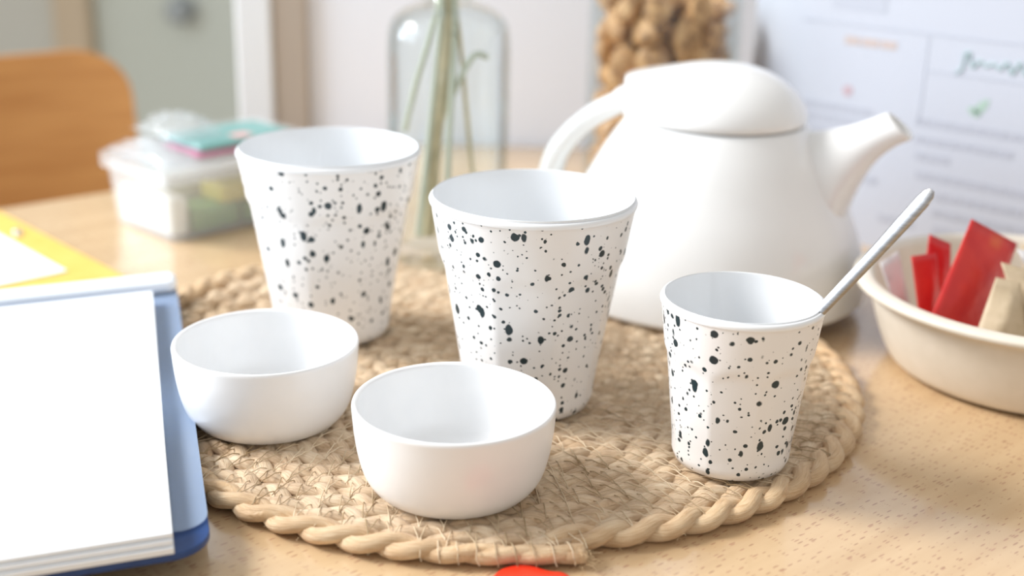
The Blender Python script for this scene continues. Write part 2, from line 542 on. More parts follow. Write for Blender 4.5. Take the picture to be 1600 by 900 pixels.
# ------------------------------------------------------------------ jute mat: stitched spiral of three-strand braid
MC = Vector((-0.003, 0.6634, 0))
mt = thing('jute_mat', 'round braided jute mat with stitched spiral coils and twisted rope rim', 'mat', tuple(MC))
PITCH_R, ROUT, A_END = 0.0128, 0.1965, math.radians(-79.5)
def bulge(a):
    d = (math.degrees(a) - 143 + 180) % 360 - 180
    return 1 + 0.23 * math.exp(-(d / 30) ** 2)
def spiral(t):
    """t in turns from the outer end; returns the point and the outward direction"""
    a = A_END - 2 * PI * t
    r = max(ROUT - PITCH_R * t, 0.002)
    f = 1 + (bulge(a) - 1) * (r / ROUT) ** 2
    d = Vector((math.cos(a), math.sin(a), 0))
    return d * r * f, d
def arclen_table(t0, t1, n):
    s, out, last = 0, [(t0, 0)], spiral(t0)[0]
    for i in range(1, n + 1):
        t = t0 + (t1 - t0) * i / n
        p = spiral(t)[0]
        s += (p - last).length
        last = p
        out.append((t, s))
    return out
rnd = random.Random(3)
LB, ZC = 0.046, 0.0047
NT_ = 15
ph0 = 0.0
for turn in range(NT_):
    tab = arclen_table(turn, turn + 1.012 if turn < NT_ - 1 else turn + 0.3, 400 if turn < 8 else 200)
    total = tab[-1][1]
    n = max(12, int(total / LB * 22))
    LB = 0.060
    coil = bpy.data.objects.new('braid_coil', None)
    COL.objects.link(coil)
    coil.parent = mt
    pts, j = [], 0
    for i in range(n + 1):
        s = total * i / n
        while j < len(tab) - 2 and tab[j + 1][1] < s:
            j += 1
        (ta, sa), (tb_, sb) = tab[j], tab[j + 1]
        pts.append((ta + (tb_ - ta) * min(1, (s - sa) / max(sb - sa, 1e-9)), s))
    for st in range(3):
        cen, rads = [], []
        wob = [rnd.uniform(0.86, 1.14) for _ in range(int(total / LB * 3) + 3)]
        for t, s in pts:
            p, d = spiral(t)
            ph = 2 * PI * (s + ph0) / LB + st * 2 * PI / 3
            # the last hand's breadth of the outermost turn is bound tight and no longer braided
            tight = 1.0
            if turn == 0 and s < 0.085:
                tight = 0.35 + 0.65 * max(0, (s - 0.035) / 0.05)
            u = 0.0041 * math.sin(ph) * tight
            z = 0.0016 * math.sin(2 * ph) * tight + (0 if tight == 1 else (1 - tight) * 0.0015 * math.cos(ph))
            if turn == 0:
                # outermost turn: two fat strands twisted together over a core
                pr = 2 * PI * (s + ph0) / 0.037 + st * PI
                u, z = 0.0036 * math.cos(pr) * tight, 0.0006 - 0.0015 * math.sin(pr) * tight
                if st == 2:
                    u, z = -0.0030, -0.0012
            wv = wob[int(s / LB * 3)]
            cen.append(p + d * u + Vector((0, 0, ZC + z)))
            rads.append(((0.0046 if turn else (0.0044 if st < 2 else 0.0030)) * (0.8 + 0.2 * tight) * (0.93 + 0.07 * wv), (0.00285 if turn else 0.0036 if st < 2 else 0.0030) * (0.8 + 0.2 * wv)))
        V, UV, F, K = [], [], [], 8
        for i, p in enumerate(cen):
            tg = (cen[min(i + 1, n)] - cen[max(i - 1, 0)]).normalized()
            sd_ = tg.cross(Vector((0, 0, 1))).normalized()
            nn = sd_.cross(tg)
            for q in range(K):
                a = 2 * PI * q / K
                V.append(p + sd_ * rads[i][0] * math.cos(a) + nn * rads[i][1] * math.sin(a))
                tw = a / (2 * PI) + pts[i][1] * 4.0
                UV.append((pts[i][1] * 3 + st * 7.3 + turn * 3.1, abs(tw % 1 - 0.5) * 2))
        for i in range(n):
            for q in range(K):
                q2 = (q + 1) % K
                F.append((i * K + q, i * K + q2, (i + 1) * K + q2, (i + 1) * K + q))
        F.append(tuple(range(K))[::-1])
        F.append(tuple(n * K + q for q in range(K)))
        b = MB()
        b.add(V, F, UV)
        o = b.build('strand', m_jute_rim if turn == 0 else m_jute, coil, sharp=0)
    ph0 += total
# zigzag stitches joining neighbouring coils
stm = MB()
for turn in range(0, NT_ - 1):
    tab = arclen_table(turn, turn + 1, 160)
    s, j = 0.0, 0
    while s < tab[-1][1] - 0.004:
        while j < len(tab) - 2 and tab[j + 1][1] < s:
            j += 1
        (ta, sa), (tb_, sb) = tab[j], tab[j + 1]
        t = ta + (tb_ - ta) * (s - sa) / max(sb - sa, 1e-9)
        p, d = spiral(t)
        p2, _ = spiral(t + 1)
        tg = Vector((d.y, -d.x, 0))
        for lean in (0.0004, 0.0068):
            a = p + d * (rnd.uniform(-0.0005, 0.0028)) + tg * rnd.uniform(-0.0006, 0.0006)
            b = p2 - d * rnd.uniform(-0.0005, 0.0028) + tg * (lean + rnd.uniform(-0.0008, 0.0008))
            m_ = (a + b) / 2
            hz = ZC + 0.0045
            stm.tube([Vector((a.x, a.y, hz - 0.0012)), Vector((a.x * 0.75 + b.x * 0.25, a.y * 0.75 + b.y * 0.25, hz + 0.0002)), Vector((m_.x, m_.y, hz - 0.0001)),
                      Vector((a.x * 0.25 + b.x * 0.75, a.y * 0.25 + b.y * 0.75, hz + 0.0002)), Vector((b.x, b.y, hz - 0.0012))], 0.00027, 4, cap=False)
        s += 0.0112 + rnd.uniform(-0.001, 0.001)
# binding stitches around the finished end of the outer coil
for i in range(9):
    p, d = spiral(0.004 + i * 0.0075 / 1.2)
    tg = Vector((d.y, -d.x, 0))
    pts = []
    for q in range(9):
        a = -0.3 + q / 8 * (PI * 1.05)
        pts.append(p + d * (0.0062 * math.cos(a)) + tg * (q * 0.0004 + rnd.uniform(-.0003, .0003)) + Vector((0, 0, ZC + 0.0050 * math.sin(a))))
    stm.tube(pts, 0.0003, 4, cap=False)
tag(stm.build('stitch_thread', m_thread, mt, sharp=0), kind='stuff')
# frayed tip and stray fibres
fz = MB()
pe, de = spiral(0.0)
for i in range(90):
    a = pe + de * rnd.uniform(-0.006, 0.006) + Vector((rnd.uniform(-0.004, 0.001), 0, rnd.uniform(0.001, 0.009)))
    dirv = Vector((rnd.uniform(-0.3, 1), rnd.uniform(-0.9, 0.3), rnd.uniform(-0.5, 0.3))) * rnd.uniform(0.002, 0.0075)
    fz.tube([a, a + dirv * 0.5 + Vector((0, 0, rnd.uniform(0, 0.001))), a + dirv], 0.00010, 3, cap=False)
for i in range(260):
    t = rnd.uniform(0, 1.4) if i < 160 else rnd.uniform(1, 9)
    p, d = spiral(t)
    a = p + d * rnd.uniform(-0.005, 0.006) + Vector((0, 0, rnd.uniform(0.004, 0.009)))
    if i < 110:
        a = p + d * 0.0085 + Vector((0, 0, rnd.uniform(0.002, 0.006)))
    dv = Vector((rnd.uniform(-1, 1), rnd.uniform(-1, 1), rnd.uniform(-0.1, 0.35))) * rnd.uniform(0.002, 0.006)
    fz.tube([a, a + dv * 0.5 + Vector((0, 0, 0.0008)), a + dv], 0.00008, 3, cap=False)
fz.v = [(x, y, max(z, 0.0003)) for x, y, z in fz.v]
tag(fz.build('frayed_fibres', m_fuzz, mt, sharp=0), kind='stuff')
ZM = 0.0093

# ------------------------------------------------------------------ ramekins
RAM = lerp_prof([(0.0001, 0.0012), (0.026, 0.0010), (0.0325, 0.0002), (0.0356, 0.0016), (0.0397, 0.0072), (0.0424, 0.0160), (0.0441, 0.0270), (0.0449, 0.0370)], 5)[:-1] + \
      lerp_prof([(0.0449, 0.0370), (0.0450, 0.0392), (0.0444, 0.0404), (0.0432, 0.0403), (0.0422, 0.0387), (0.0415, 0.031), (0.0400, 0.019), (0.0375, 0.0105), (0.0330, 0.0066), (0.024, 0.0056), (0.0001, 0.0056)], 5)
for nm, lab, x, y in (('ramekin', 'plain white ramekin at the mat front, before the middle speckled cup', -0.0241, 0.5215),
                      ('ramekin', 'plain white ramekin whose rim touches the blue folder edge', -0.1193, 0.588)):
    o = MB().lathe(RAM, 96).build(nm, m_white, sharp=0)
    o.location = (x, y, ZM)
    tag(o, lab, 'bowl', 'white ramekins on the jute mat')


# ------------------------------------------------------------------ speckled cups
def cup(label, x, y, H, R, B, kink, rot, m_out, nf=9, tilt=(0, 0)):
    t = thing('speckled_cup', label, 'cup', (x, y, ZM), rot, 'black speckled white cups on the jute mat')
    t.rotation_euler = (tilt[0], tilt[1], rot)
    zk = H * kink
    NZ = 40
    outer = [(B - 0.006, 0.0012), (B - 0.0035, 0.0004), (B - 0.0012, 0.0014)]
    for i in range(1, NZ + 1):
        z = 0.0030 + (H - 0.0050) * i / NZ
        outer.append((B + (R - 0.0003 - B) * (z / H) ** 1.02, z))
    outer += [(R - 0.0002, H - 0.0012), (R - 0.0010, H)]
    def rm(a, r, z, j):
        # flat facets below the band, each ending in a shallow arch
        af = (a * nf / (2 * PI)) % 1 - 0.5
        arch = zk + 0.0045 * (1 - (2 * af) ** 2) - 0.004
        f = min(1, max(0, (arch - z) / 0.0055))
        f = f * f * (3 - 2 * f)
        g = min(1, max(0, z / (H * 0.14)))
        poly = math.cos(PI / nf) / math.cos(af * 2 * PI / nf)
        facet = 1 + (poly - 1) * 0.42
        return 1 + ((facet - 0.006) - 1) * f * g
    MB().lathe(outer, 144, rmul=rm).build('outer_shell', m_out, t, sharp=0)
    Ti = 0.0023
    inner = lerp_prof([(R - 0.0010, H), (R - 0.0017, H + 0.0002), (R - Ti, H - 0.0012), (R - Ti - (R - B) * 0.3, H * 0.68), (R - Ti - (R - B) * 0.62, H * 0.36), (B - 0.0008, 0.012), (B - 0.006, 0.006), (B - 0.016, 0.0045), (0.0001, 0.0042)], 5)
    MB().lathe(inner, 96).build('inner_glaze', m_inside, t, sharp=0)
    # unspeckled lip
    lip = [(R - 0.0001, H - 0.0022), (R + 0.0002, H - 0.0010), (R - 0.0003, H + 0.0002), (R - 0.0012, H + 0.0005), (R - 0.0021, H - 0.0002)]
    MB().lathe(lip, 96).build('lip', m_inside, t, sharp=0)
    return t
cup('tall speckled white cup at the back left, behind a ramekin', -0.1041, 0.7084, 0.1082, 0.0512, 0.0325, 0.76, 0.35, speckled('speckled_glaze_rear', 0.31, 0.9))
cup('tall speckled white cup in the centre of the mat', 0.0095, 0.6159, 0.1082, 0.0512, 0.0325, 0.74, 0.1, speckled('speckled_glaze_centre', 1.37, 0.8))
cup('short speckled white cup with a teaspoon in it', 0.1045, 0.5531, 0.0800, 0.0372, 0.0272, 0.72, 0.0, speckled('speckled_glaze_small', 2.43, 1.0))

# ------------------------------------------------------------------ teaspoon standing in the short cup
sp_t = thing('teaspoon', 'steel teaspoon leaning on the rim of the short speckled cup', 'spoon', (0.0840, 0.5480, 0.0165))
A = Vector((0.0, 0.0, 0.0))
Bt = Vector((0.1755 - 0.0840, 0.5270 - 0.5480, 0.1480 - 0.0165))
L = Bt.length
ax = Bt.normalized()
sidev = Matrix.Rotation(math.radians(-28), 3, ax) @ Vector((0.2, 0.93, -0.3)).cross(ax).normalized()
sidev = (sidev - ax * sidev.dot(ax)).normalized()
upv = ax.cross(sidev).normalized()
def spoon_ring(s, wd, th, lift):
    c = ax * s + upv * lift
    sq = lambda x: math.copysign(abs(x) ** 0.5, x)
    return [c + sidev * wd * sq(math.cos(2 * PI * (q + 0.5) / 12)) + upv * th * sq(math.sin(2 * PI * (q + 0.5) / 12)) for q in range(12)]
prof = [(0.036, 0.0015, 0.0012, 0), (0.045, 0.0017, 0.0014, 0), (0.065, 0.0020, 0.0016, 0.0006), (0.095, 0.0024, 0.0018, 0.001), (0.125, 0.0028, 0.0018, 0.0005), (L - 0.018, 0.0032, 0.0017, -0.0006), (L - 0.006, 0.0032, 0.0015, -0.0014), (L - 0.002, 0.0026, 0.0012, -0.0017), (L, 0.0012, 0.0006, -0.0018)]
MB().loft([spoon_ring(*p) for p in prof]).build('handle', m_steel, sp_t, sharp=40)
rings = []
for s, wd in ((0.0005, 0.002), (0.003, 0.0072), (0.009, 0.0105), (0.017, 0.0117), (0.025, 0.0103), (0.032, 0.0058), (0.037, 0.0019)):
    dep = 0.0045 * math.sin(PI * min(1, s / 0.037)) ** 0.7
    r = []
    for q in range(9):
        x = -1 + q / 4
        r.append(ax * s + sidev * wd * x - upv * dep * (1 - x * x))
    for q in range(9):
        x = 1 - q / 4
        r.append(ax * s + sidev * wd * x * 0.97 - upv * (dep * (1 - x * x) - 0.0008))
    rings.append(r)
MB().loft(rings).build('bowl', m_steel, sp_t, sharp=0)

# ------------------------------------------------------------------ teapot
PX, PY = 0.127, 0.812
tp = thing('teapot', 'white ceramic teapot at the back of the mat', 'teapot', (PX, PY, ZM), math.radians(-20))
z0 = ZM
body = lerp_prof([(0.0001, 0.002), (0.080, 0.0018), (0.0965, 0.0002), (0.1015, 0.0022), (0.1020, 0.007), (0.1000, 0.022), (0.0955, 0.038), (0.0890, 0.054), (0.0800, 0.0715), (0.0690, 0.0915), (0.0585, 0.1070), (0.0555, 0.1095)], 5)[:-1] + \
       [(0.0555, 0.1095), (0.0535, 0.1100), (0.0510, 0.1085), (0.0500, 0.1040), (0.0600, 0.085), (0.085, 0.05), (0.095, 0.012), (0.09, 0.006), (0.0001, 0.005)]
MB().lathe(body, 96).build('body', m_pot, tp, sharp=60)
# lid: a dome, drawn out level towards the handle
V, F, NA = [], [], 96
rhos = [1.0, 0.992, 0.97, 0.94, 0.9, 0.84, 0.76, 0.66, 0.54, 0.42, 0.3, 0.18, 0.08, 0.001]
def lid_r(a):
    c = math.cos(a - PI)
    t_ = min(1, max(0, (c - 0.86) / 0.09))
    return 0.0568 + 0.0025 * t_ * t_ * (3 - 2 * t_)
def lid_h(rho, a):
    c = math.cos(a - PI)
    t_ = min(1, max(0, (c - 0.72) / 0.24))
    t_ = t_ * t_ * (3 - 2 * t_)
    dome = 0.0325 * (max(0, 1 - rho ** 2.3)) ** 0.62
    flat = 0.0325 - 0.0110 * rho ** 1.5 - (0.004 if rho > 0.995 else 0)
    return dome * (1 - t_) + max(flat, dome) * t_
zl = 0.1105
for i in range(NA):
    a = 2 * PI * i / NA
    V.append((0.048 * math.cos(a), 0.048 * math.sin(a), zl))
for i in range(NA):
    a = 2 * PI * i / NA
    V.append(((lid_r(a) - 0.001) * math.cos(a), (lid_r(a) - 0.001) * math.sin(a), zl + 0.0004))
for rho in rhos:
    for i in range(NA):
        a = 2 * PI * i / NA
        r = lid_r(a) * rho
        V.append((r * math.cos(a), r * math.sin(a), zl + 0.0022 + lid_h(rho, a)))
nr = len(rhos) + 2
for j in range(nr - 1):
    for i in range(NA):
        k2 = (i + 1) % NA
        F.append((j * NA + i, j * NA + k2, (j + 1) * NA + k2, (j + 1) * NA + i))
lid = MB()
lid.add(V, F)
lid.build('lid', m_pot, tp, sharp=50)
def smooth_path(P, n=6):
    P = [Vector(p) for p in P]
    P = [P[0] * 2 - P[1]] + P + [P[-1] * 2 - P[-2]]
    out = []
    for i in range(1, len(P) - 2):
        for q in range(n):
            t = q / n
            a, b, c, d = P[i - 1:i + 3]
            out.append(0.5 * ((2 * b) + (c - a) * t + (2 * a - 5 * b + 4 * c - d) * t * t + (3 * b - a - 3 * c + d) * t ** 3))
    out.append(P[-2])
    return out
secs = [((0.040, 0.1035), (0.060, 0.002), 0.032), ((0.0555, 0.1070), (0.0810, 0.014), 0.031), ((0.066, 0.1085), (0.0845, 0.039), 0.0275), ((0.0765, 0.1112), (0.0890, 0.0660), 0.0215),
        ((0.0870, 0.1148), (0.0985, 0.0895), 0.0155), ((0.0950, 0.1185), (0.1095, 0.1020), 0.0120), ((0.1020, 0.1222), (0.1195, 0.1080), 0.0104)]
prm = smooth_path([Vector((a[0], a[1], 0)) for a, b, c in secs]), smooth_path([Vector((b[0], b[1], 0)) for a, b, c in secs]), smooth_path([Vector((c, 0, 0)) for a, b, c in secs])
def spring(T, B, wd, sc=1.0):
    cx, cz, hx, hz = (T.x + B.x) / 2, (T.y + B.y) / 2, (T.x - B.x) / 2 * sc, (T.y - B.y) / 2 * sc
    out = []
    for q in range(24):
        a = 2 * PI * q / 24
        out.append(Vector((cx + hx * math.cos(a), wd * sc * math.sin(a) * (1 - 0.12 * math.cos(a)), cz + hz * math.cos(a))))
    return out
rings = [spring(T, B, W.x) for T, B, W in zip(*prm)]
T, B, W = prm[0][-1], prm[1][-1], prm[2][-1].x
dv = Vector((0.0012, 0, 0.0010))
rings.append([p + dv for p in spring(T, B, W, 0.94)])
rings.append([p + dv * 0.6 for p in spring(T, B, W, 0.80)])
for q in range(2, 16, 3):
    T, B, W = prm[0][-q], prm[1][-q], prm[2][-q].x
    rings.append(spring(T, B, W, 0.74))
MB().loft(rings, cap=False).build('spout', m_pot, tp, sharp=0)
hp = smooth_path([(-0.048, 0, 0.1120), (-0.0580, 0, 0.1170), (-0.0665, 0, 0.1130), (-0.0800, 0, 0.1050), (-0.0935, 0, 0.0930), (-0.1045, 0, 0.0775), (-0.1095, 0, 0.0600), (-0.1100, 0, 0.0430), (-0.1090, 0, 0.0300), (-0.0960, 0, 0.0230)], 6)
rings = []
for i, p in enumerate(hp):
    tg = (hp[min(i + 1, len(hp) - 1)] - hp[max(i - 1, 0)]).normalized()
    nn = Vector((0, 1, 0)).cross(tg).normalized()
    f = i / (len(hp) - 1)
    th = 0.0075 + 0.0050 * max(0, 1 - f * 5) + 0.002 * max(0, f * 6 - 5)
    rings.append([p + Vector((0, 1, 0)) * 0.0120 * math.copysign(abs(math.cos(2 * PI * q / 20)) ** 0.75, math.cos(2 * PI * q / 20)) + nn * th * math.copysign(abs(math.sin(2 * PI * q / 20)) ** 0.75, math.sin(2 * PI * q / 20)) for q in range(20)])
MB().loft(rings).build('handle', m_pot, tp, sharp=0)

# ------------------------------------------------------------------ glass bottle vase with dry stems
VX, VY = -0.0455, 0.862
vs_ = thing('bottle_vase', 'clear glass bottle vase holding dry stems, behind the speckled cups', 'vase', (VX, VY, ZM))
vp = lerp_prof([(0.0001, 0.0035), (0.030, 0.003), (0.038, 0.0004), (0.0408, 0.003), (0.0415, 0.012), (0.0415, 0.06), (0.0415, 0.12), (0.0412, 0.146), (0.0385, 0.160), (0.030, 0.1680), (0.0175, 0.1735), (0.0125, 0.180), (0.0120, 0.195), (0.0122, 0.225), (0.0140, 0.230)], 5)
MB().lathe(vp, 64).build('glass_wall', m_glass, vs_, sharp=0)
vi = lerp_prof([(0.0140, 0.230), (0.0105, 0.226), (0.0100, 0.195), (0.0105, 0.180), (0.0155, 0.171), (0.0285, 0.1650), (0.0365, 0.157), (0.0390, 0.146), (0.0394, 0.12), (0.0394, 0.03), (0.037, 0.014), (0.028, 0.010), (0.0001, 0.009)], 4)
MB().lathe(vi, 48).build('glass_lining', m_glass, vs_, sharp=0)
stems = [('thick straw coloured stem in the bottle vase', [(-0.014, 0.004, 0.012), (-0.010, 0.003, 0.07), (-0.004, 0.0, 0.13), (-0.002, 0, 0.18), (0.0, 0, 0.27)], 0.0055, m_stem, 'thick'),
         ('pale stem slanting to the left side of the bottle vase', [(-0.030, 0.004, 0.085), (-0.022, 0.002, 0.118), (-0.012, 0.0, 0.152), (-0.006, 0.002, 0.185), (-0.004, 0.004, 0.27)], 0.0022, m_greenstem, ''),
         ('thin stem reaching down the right side of the bottle vase', [(0.022, 0.006, 0.014), (0.015, 0.004, 0.07), (0.008, 0.002, 0.14), (0.004, 0.001, 0.182), (0.006, 0, 0.27)], 0.0018, m_stem, ''),
         ('forked twig with a side shoot in the bottle vase', [(-0.001, -0.006, 0.014), (0.001, -0.005, 0.09), (0.004, -0.003, 0.15), (0.003, -0.003, 0.185), (0.002, -0.003, 0.27)], 0.0024, m_greenstem, 'fork'),
         ('thin greenish stem beside the thick straw stem', [(-0.020, -0.004, 0.013), (-0.015, -0.003, 0.06), (-0.009, -0.002, 0.12), (-0.004, -0.004, 0.183), (-0.006, -0.004, 0.26)], 0.0024, m_greenstem, '')]
for lab, pts, r, mm, kind in stems:
    path = smooth_path(pts, 5)
    b = MB().tube(path, [r * (1.0 - 0.3 * i / len(path)) for i in range(len(path))], 8)
    if kind == 'fork':
        b.tube(smooth_path([(0.003, -0.003, 0.112), (0.010, -0.004, 0.128), (0.018, -0.004, 0.139), (0.026, -0.003, 0.137)], 4), 0.0021, 7)
    if kind == 'thick':
        b.tube(smooth_path([(-0.008, 0.003, 0.086), (-0.004, 0.002, 0.1), (0.0005, 0, 0.13), (0.002, 0, 0.175)], 4), 0.0030, 7)
    o = b.build('dry_stem', mm)
    o.location = (VX, VY, ZM)
    tag(o, lab, 'stem', 'dry stems in the bottle vase')

# ------------------------------------------------------------------ glass jar of brown chunks
JX, JY, JR = 0.1170, 1.045, 0.0610
jr = thing('glass_jar', 'clear glass jar of brown crumbly chunks behind the teapot', 'jar', (JX, JY, 0))
MB().lathe(lerp_prof([(0.0001, 0.004), (0.05, 0.003), (JR - 0.002, 0.0005), (JR, 0.004), (JR, 0.03), (JR, 0.12), (JR, 0.20), (JR, 0.235), (JR - 0.003, 0.2355), (JR - 0.003, 0.2), (JR - 0.003, 0.05), (JR - 0.003, 0.009), (JR - 0.008, 0.006), (0.0001, 0.006)], 4), 64).build('glass_wall', m_glass, jr, sharp=0)
meshes = []
for i in range(7):
    bm = bmesh.new()
    bmesh.ops.create_icosphere(bm, subdivisions=2, radius=1)
    rr = random.Random(40 + i)
    cuts = [Vector((rr.gauss(0, 1), rr.gauss(0, 1), rr.gauss(0, 1))).normalized() for _ in range(7)]
    sx, sy, sz = rr.uniform(0.85, 1.25), rr.uniform(0.75, 1.05), rr.uniform(0.6, 0.85)
    for v in bm.verts:
        p = v.co.copy()
        for c in cuts:
            dd = p.dot(c)
            if dd > 0.62:
                p -= c * (dd - 0.62) * 0.9
        p *= 1 + rr.uniform(-0.06, 0.06)
        v.co = Vector((p.x * sx, p.y * sy, p.z * sz))
    me = bpy.data.meshes.new('brown_chunk')
    bm.to_mesh(me)
    bm.free()
    me.materials.append(m_chunk)
    me.shade_smooth()
    me.set_sharp_from_angle(angle=math.radians(32))
    meshes.append(me)
rr = random.Random(11)
zz, layer, nch = 0.020, 0, 0
while zz < 0.18:
    rings_ = [(JR - 0.019, 9), (0.019, 5)]
    for rad_, cnt in rings_:
        crown = max(0.0, 0.185 - (0.034 * (rad_ / JR) ** 2) - 0.004)
        if zz > crown:
            continue
        for i in range(cnt):
            a = 2 * PI * (i + 0.5 * (layer % 2)) / cnt + rr.uniform(-0.12, 0.12)
            o = bpy.data.objects.new('brown_chunk', rr.choice(meshes))
            COL.objects.link(o)
            sc = rr.uniform(0.0145, 0.0185)
            o.scale = (sc, sc, sc)
            o.location = (JX + rad_ * math.cos(a), JY + rad_ * math.sin(a), zz + rr.uniform(-0.004, 0.004))
            o.rotation_euler = (rr.uniform(0, 6), rr.uniform(0, 6), rr.uniform(0, 6))
            tag(o, 'brown toasted chunk in the clear glass jar', 'food', 'brown chunks filling the glass jar')
            nch += 1
    zz += 0.0205
    layer += 1

# ------------------------------------------------------------------ printed sheet standing at the right
DE = Vector((0.74, -0.67, 0)).normalized()
DN = Vector((-0.67, -0.74, 0)).normalized()         # towards the camera
D0 = Vector((0.18, 1.012, 0))
ds = thing('printed_display', 'white printed sheet standing upright behind the bowl', 'poster', tuple(D0))
XD = frame((0, 0, 0), DE)                            # local x along the sheet, local y away from the camera
sheet = MB()
V, F, N = [], [], 24
for off in (0.0, 0.0016):
    for i in range(N + 1):
        s = -0.016 + 0.300 * i / N
        cv = 0.030 * max(0, (0.055 - s) / 0.07) ** 2
        for z in (0.0, 0.218):
            V.append(XD @ Vector((s, cv + off, z)))
M2 = (N + 1) * 2
for i in range(N):
    a = i * 2
    F += [(a, a + 2, a + 3, a + 1), (M2 + a, M2 + a + 1, M2 + a + 3, M2 + a + 2), (a, M2 + a, M2 + a + 2, a + 2), (a + 1, a + 3, M2 + a + 3, M2 + a + 1)]
F += [(0, 1, M2 + 1, M2), (N * 2, M2 + N * 2, M2 + N * 2 + 1, N * 2 + 1)]
sheet.add(V, F)
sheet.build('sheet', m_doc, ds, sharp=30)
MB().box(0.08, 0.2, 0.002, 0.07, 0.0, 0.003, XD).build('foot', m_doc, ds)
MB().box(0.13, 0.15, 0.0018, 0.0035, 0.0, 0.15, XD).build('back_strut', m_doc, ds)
rr = random.Random(5)
def line(name, s0, s1, z, h, m, words=True):
    b = MB()
    s = s0
    while s < s1:
        e = min(s1, s + (rr.uniform(0.006, 0.016) if words else 1))
        b.box(s, e, -0.0003, 0.0004, z - h / 2, z + h / 2, XD)
        s = e + 0.0016
    return b.build(name, m, ds, smooth=False)
line('text_box', 0.067, 0.110, 0.180, 0.016, m_paleink, False)
line('heading', 0.080, 0.121, 0.150, 0.0055, m_orangeink, True)
line('rule', 0.045, 0.28, 0.1615, 0.0018, m_paleink, False)
MB().box(0.1435, 0.1450, -0.0003, 0.0004, 0.098, 0.160, XD).build('rule', m_paleink, ds, smooth=False)
line('rule', 0.146, 0.28, 0.1360, 0.0016, m_paleink, False)
for s0, s1, z in ((0.050, 0.108, 0.0995), (0.050, 0.112, 0.0905), (0.0495, 0.10, 0.0815), (0.143, 0.24, 0.0997), (0.143, 0.215, 0.0868), (0.145, 0.172, 0.0750), (0.147, 0.245, 0.0614), (0.163, 0.228, 0.0483), (0.163, 0.24, 0.036),
                  (0.122, 0.15, 0.024), (0.10, 0.118, 0.050), (0.165, 0.25, 0.024)):
    line('text_line', s0, s1, z, 0.0052, m_greyink)
# a green script word, a leaf and a small pink emblem, all blurred beyond reading
sc = MB()
pts = []
for i in range(60):
    t_ = i / 59
    pts.append(XD @ Vector((0.172 + 0.052 * t_, -0.0004, 0.1455 + 0.0042 * math.sin(t_ * 36) * (0.6 + 0.4 * math.cos(t_ * 9)) + (0.003 if i < 5 else 0))))
sc.tube(pts, 0.0009, 5)
sc.tube([XD @ Vector((0.172, -0.0004, 0.152)), XD @ Vector((0.171, -0.0004, 0.140)), XD @ Vector((0.167, -0.0004, 0.137))], 0.0009, 5)
sc.build('script_word', m_greenink, ds)
def leaf(cs, cz, ln, wd, ang, nm, m):
    pts = []
    for i in range(20):
        a = 2 * PI * i / 20
        x, z = ln * math.cos(a), wd * math.sin(a) * (1 - 0.25 * math.cos(a))
        pts.append((cs + x * math.cos(ang) - z * math.sin(ang), cz + x * math.sin(ang) + z * math.cos(ang)))
    b = MB().loft([[XD @ Vector((s, yy, z)) for s, z in pts] for yy in (-0.0003, 0.0004)])
    return b.build(nm, m, ds, smooth=False)
leaf(0.1885, 0.1165, 0.0072, 0.0032, 0.9, 'leaf_print', m_leafink)
leaf(0.1835, 0.1125, 0.0052, 0.0028, 2.7, 'leaf_print', m_leafink)
leaf(0.0868, 0.1135, 0.0042, 0.0038, 0.5, 'emblem', m_pinkink)

# ------------------------------------------------------------------ bowl of sachets
BX, BY = 0.299, 0.6965
bo = tag(MB().lathe(lerp_prof([(0.0001, 0.003), (0.058, 0.0028), (0.0675, 0.0003), (0.0765, 0.0035), (0.0815, 0.0105), (0.0865, 0.022), (0.0910, 0.036), (0.0935, 0.0445), (0.0985, 0.0462), (0.1020, 0.0480), (0.1024, 0.0508), (0.0990, 0.0522), (0.0925, 0.0512), (0.0895, 0.0445), (0.087, 0.036), (0.0825, 0.022), (0.076, 0.0105), (0.066, 0.0055), (0.0001, 0.005)], 4), 96).build('bowl', m_bowl, sharp=0),
         'shallow off-white bowl full of sachets and tea bags', 'bowl')
bo.location = (BX, BY, 0)


def pillow(corners, th, m, name, label, group, seams=True, n=10, pw=0.7, extra=None):
    """a filled sachet from four corners (tl, tr, br, bl) with flat crimped edges"""
    tl, tr, br, bl = [Vector(c) for c in corners]
    nn = (tr - tl).cross(bl - tl).normalized()
    b = MB()
    V, F = [], []
    for sgn in (1, -1):
        for j in range(n + 1):
            for i in range(n + 1):
                u, v_ = i / n, j / n
                p = (tl * (1 - u) + tr * u) * (1 - v_) + (bl * (1 - u) + br * u) * v_
                h = max(0, math.sin(PI * min(1, max(0, (u - 0.06) / 0.88))) * math.sin(PI * min(1, max(0, (v_ - 0.10) / 0.80)))) ** pw
                h = h * (1 + 0.18 * math.sin(u * 9 + v_ * 7))
                V.append(p + nn * sgn * (th / 2 * h + 0.0002))
    K = (n + 1) * (n + 1)
    for j in range(n):
        for i in range(n):
            a = j * (n + 1) + i
            F.append((a, a + 1, a + n + 2, a + n + 1))
            F.append((K + a, K + a + n + 1, K + a + n + 2, K + a + 1))
    for i in range(n):
        for a, c in ((i, i + 1), (n * (n + 1) + i + 1, n * (n + 1) + i)):
            F.append((a, K + a, K + c, c))
        for a, c in (((i + 1) * (n + 1), i * (n + 1)), (i * (n + 1) + n, (i + 1) * (n + 1) + n)):
            F.append((a, K + a, K + c, c))
    b.add(V, F)
    o = b.build(name, m, sharp=0)
    tag(o, label, 'sachet', group)
    return o
G = 'sachets in the off-white bowl'
pillow([(0.2517, 0.688, 0.0915), (0.2835, 0.700, 0.0745), (0.2600, 0.672, 0.0180), (0.2270, 0.666, 0.0335)], 0.006, m_red, 'red_sachet', 'large bright red sachet standing tallest in the bowl', G)
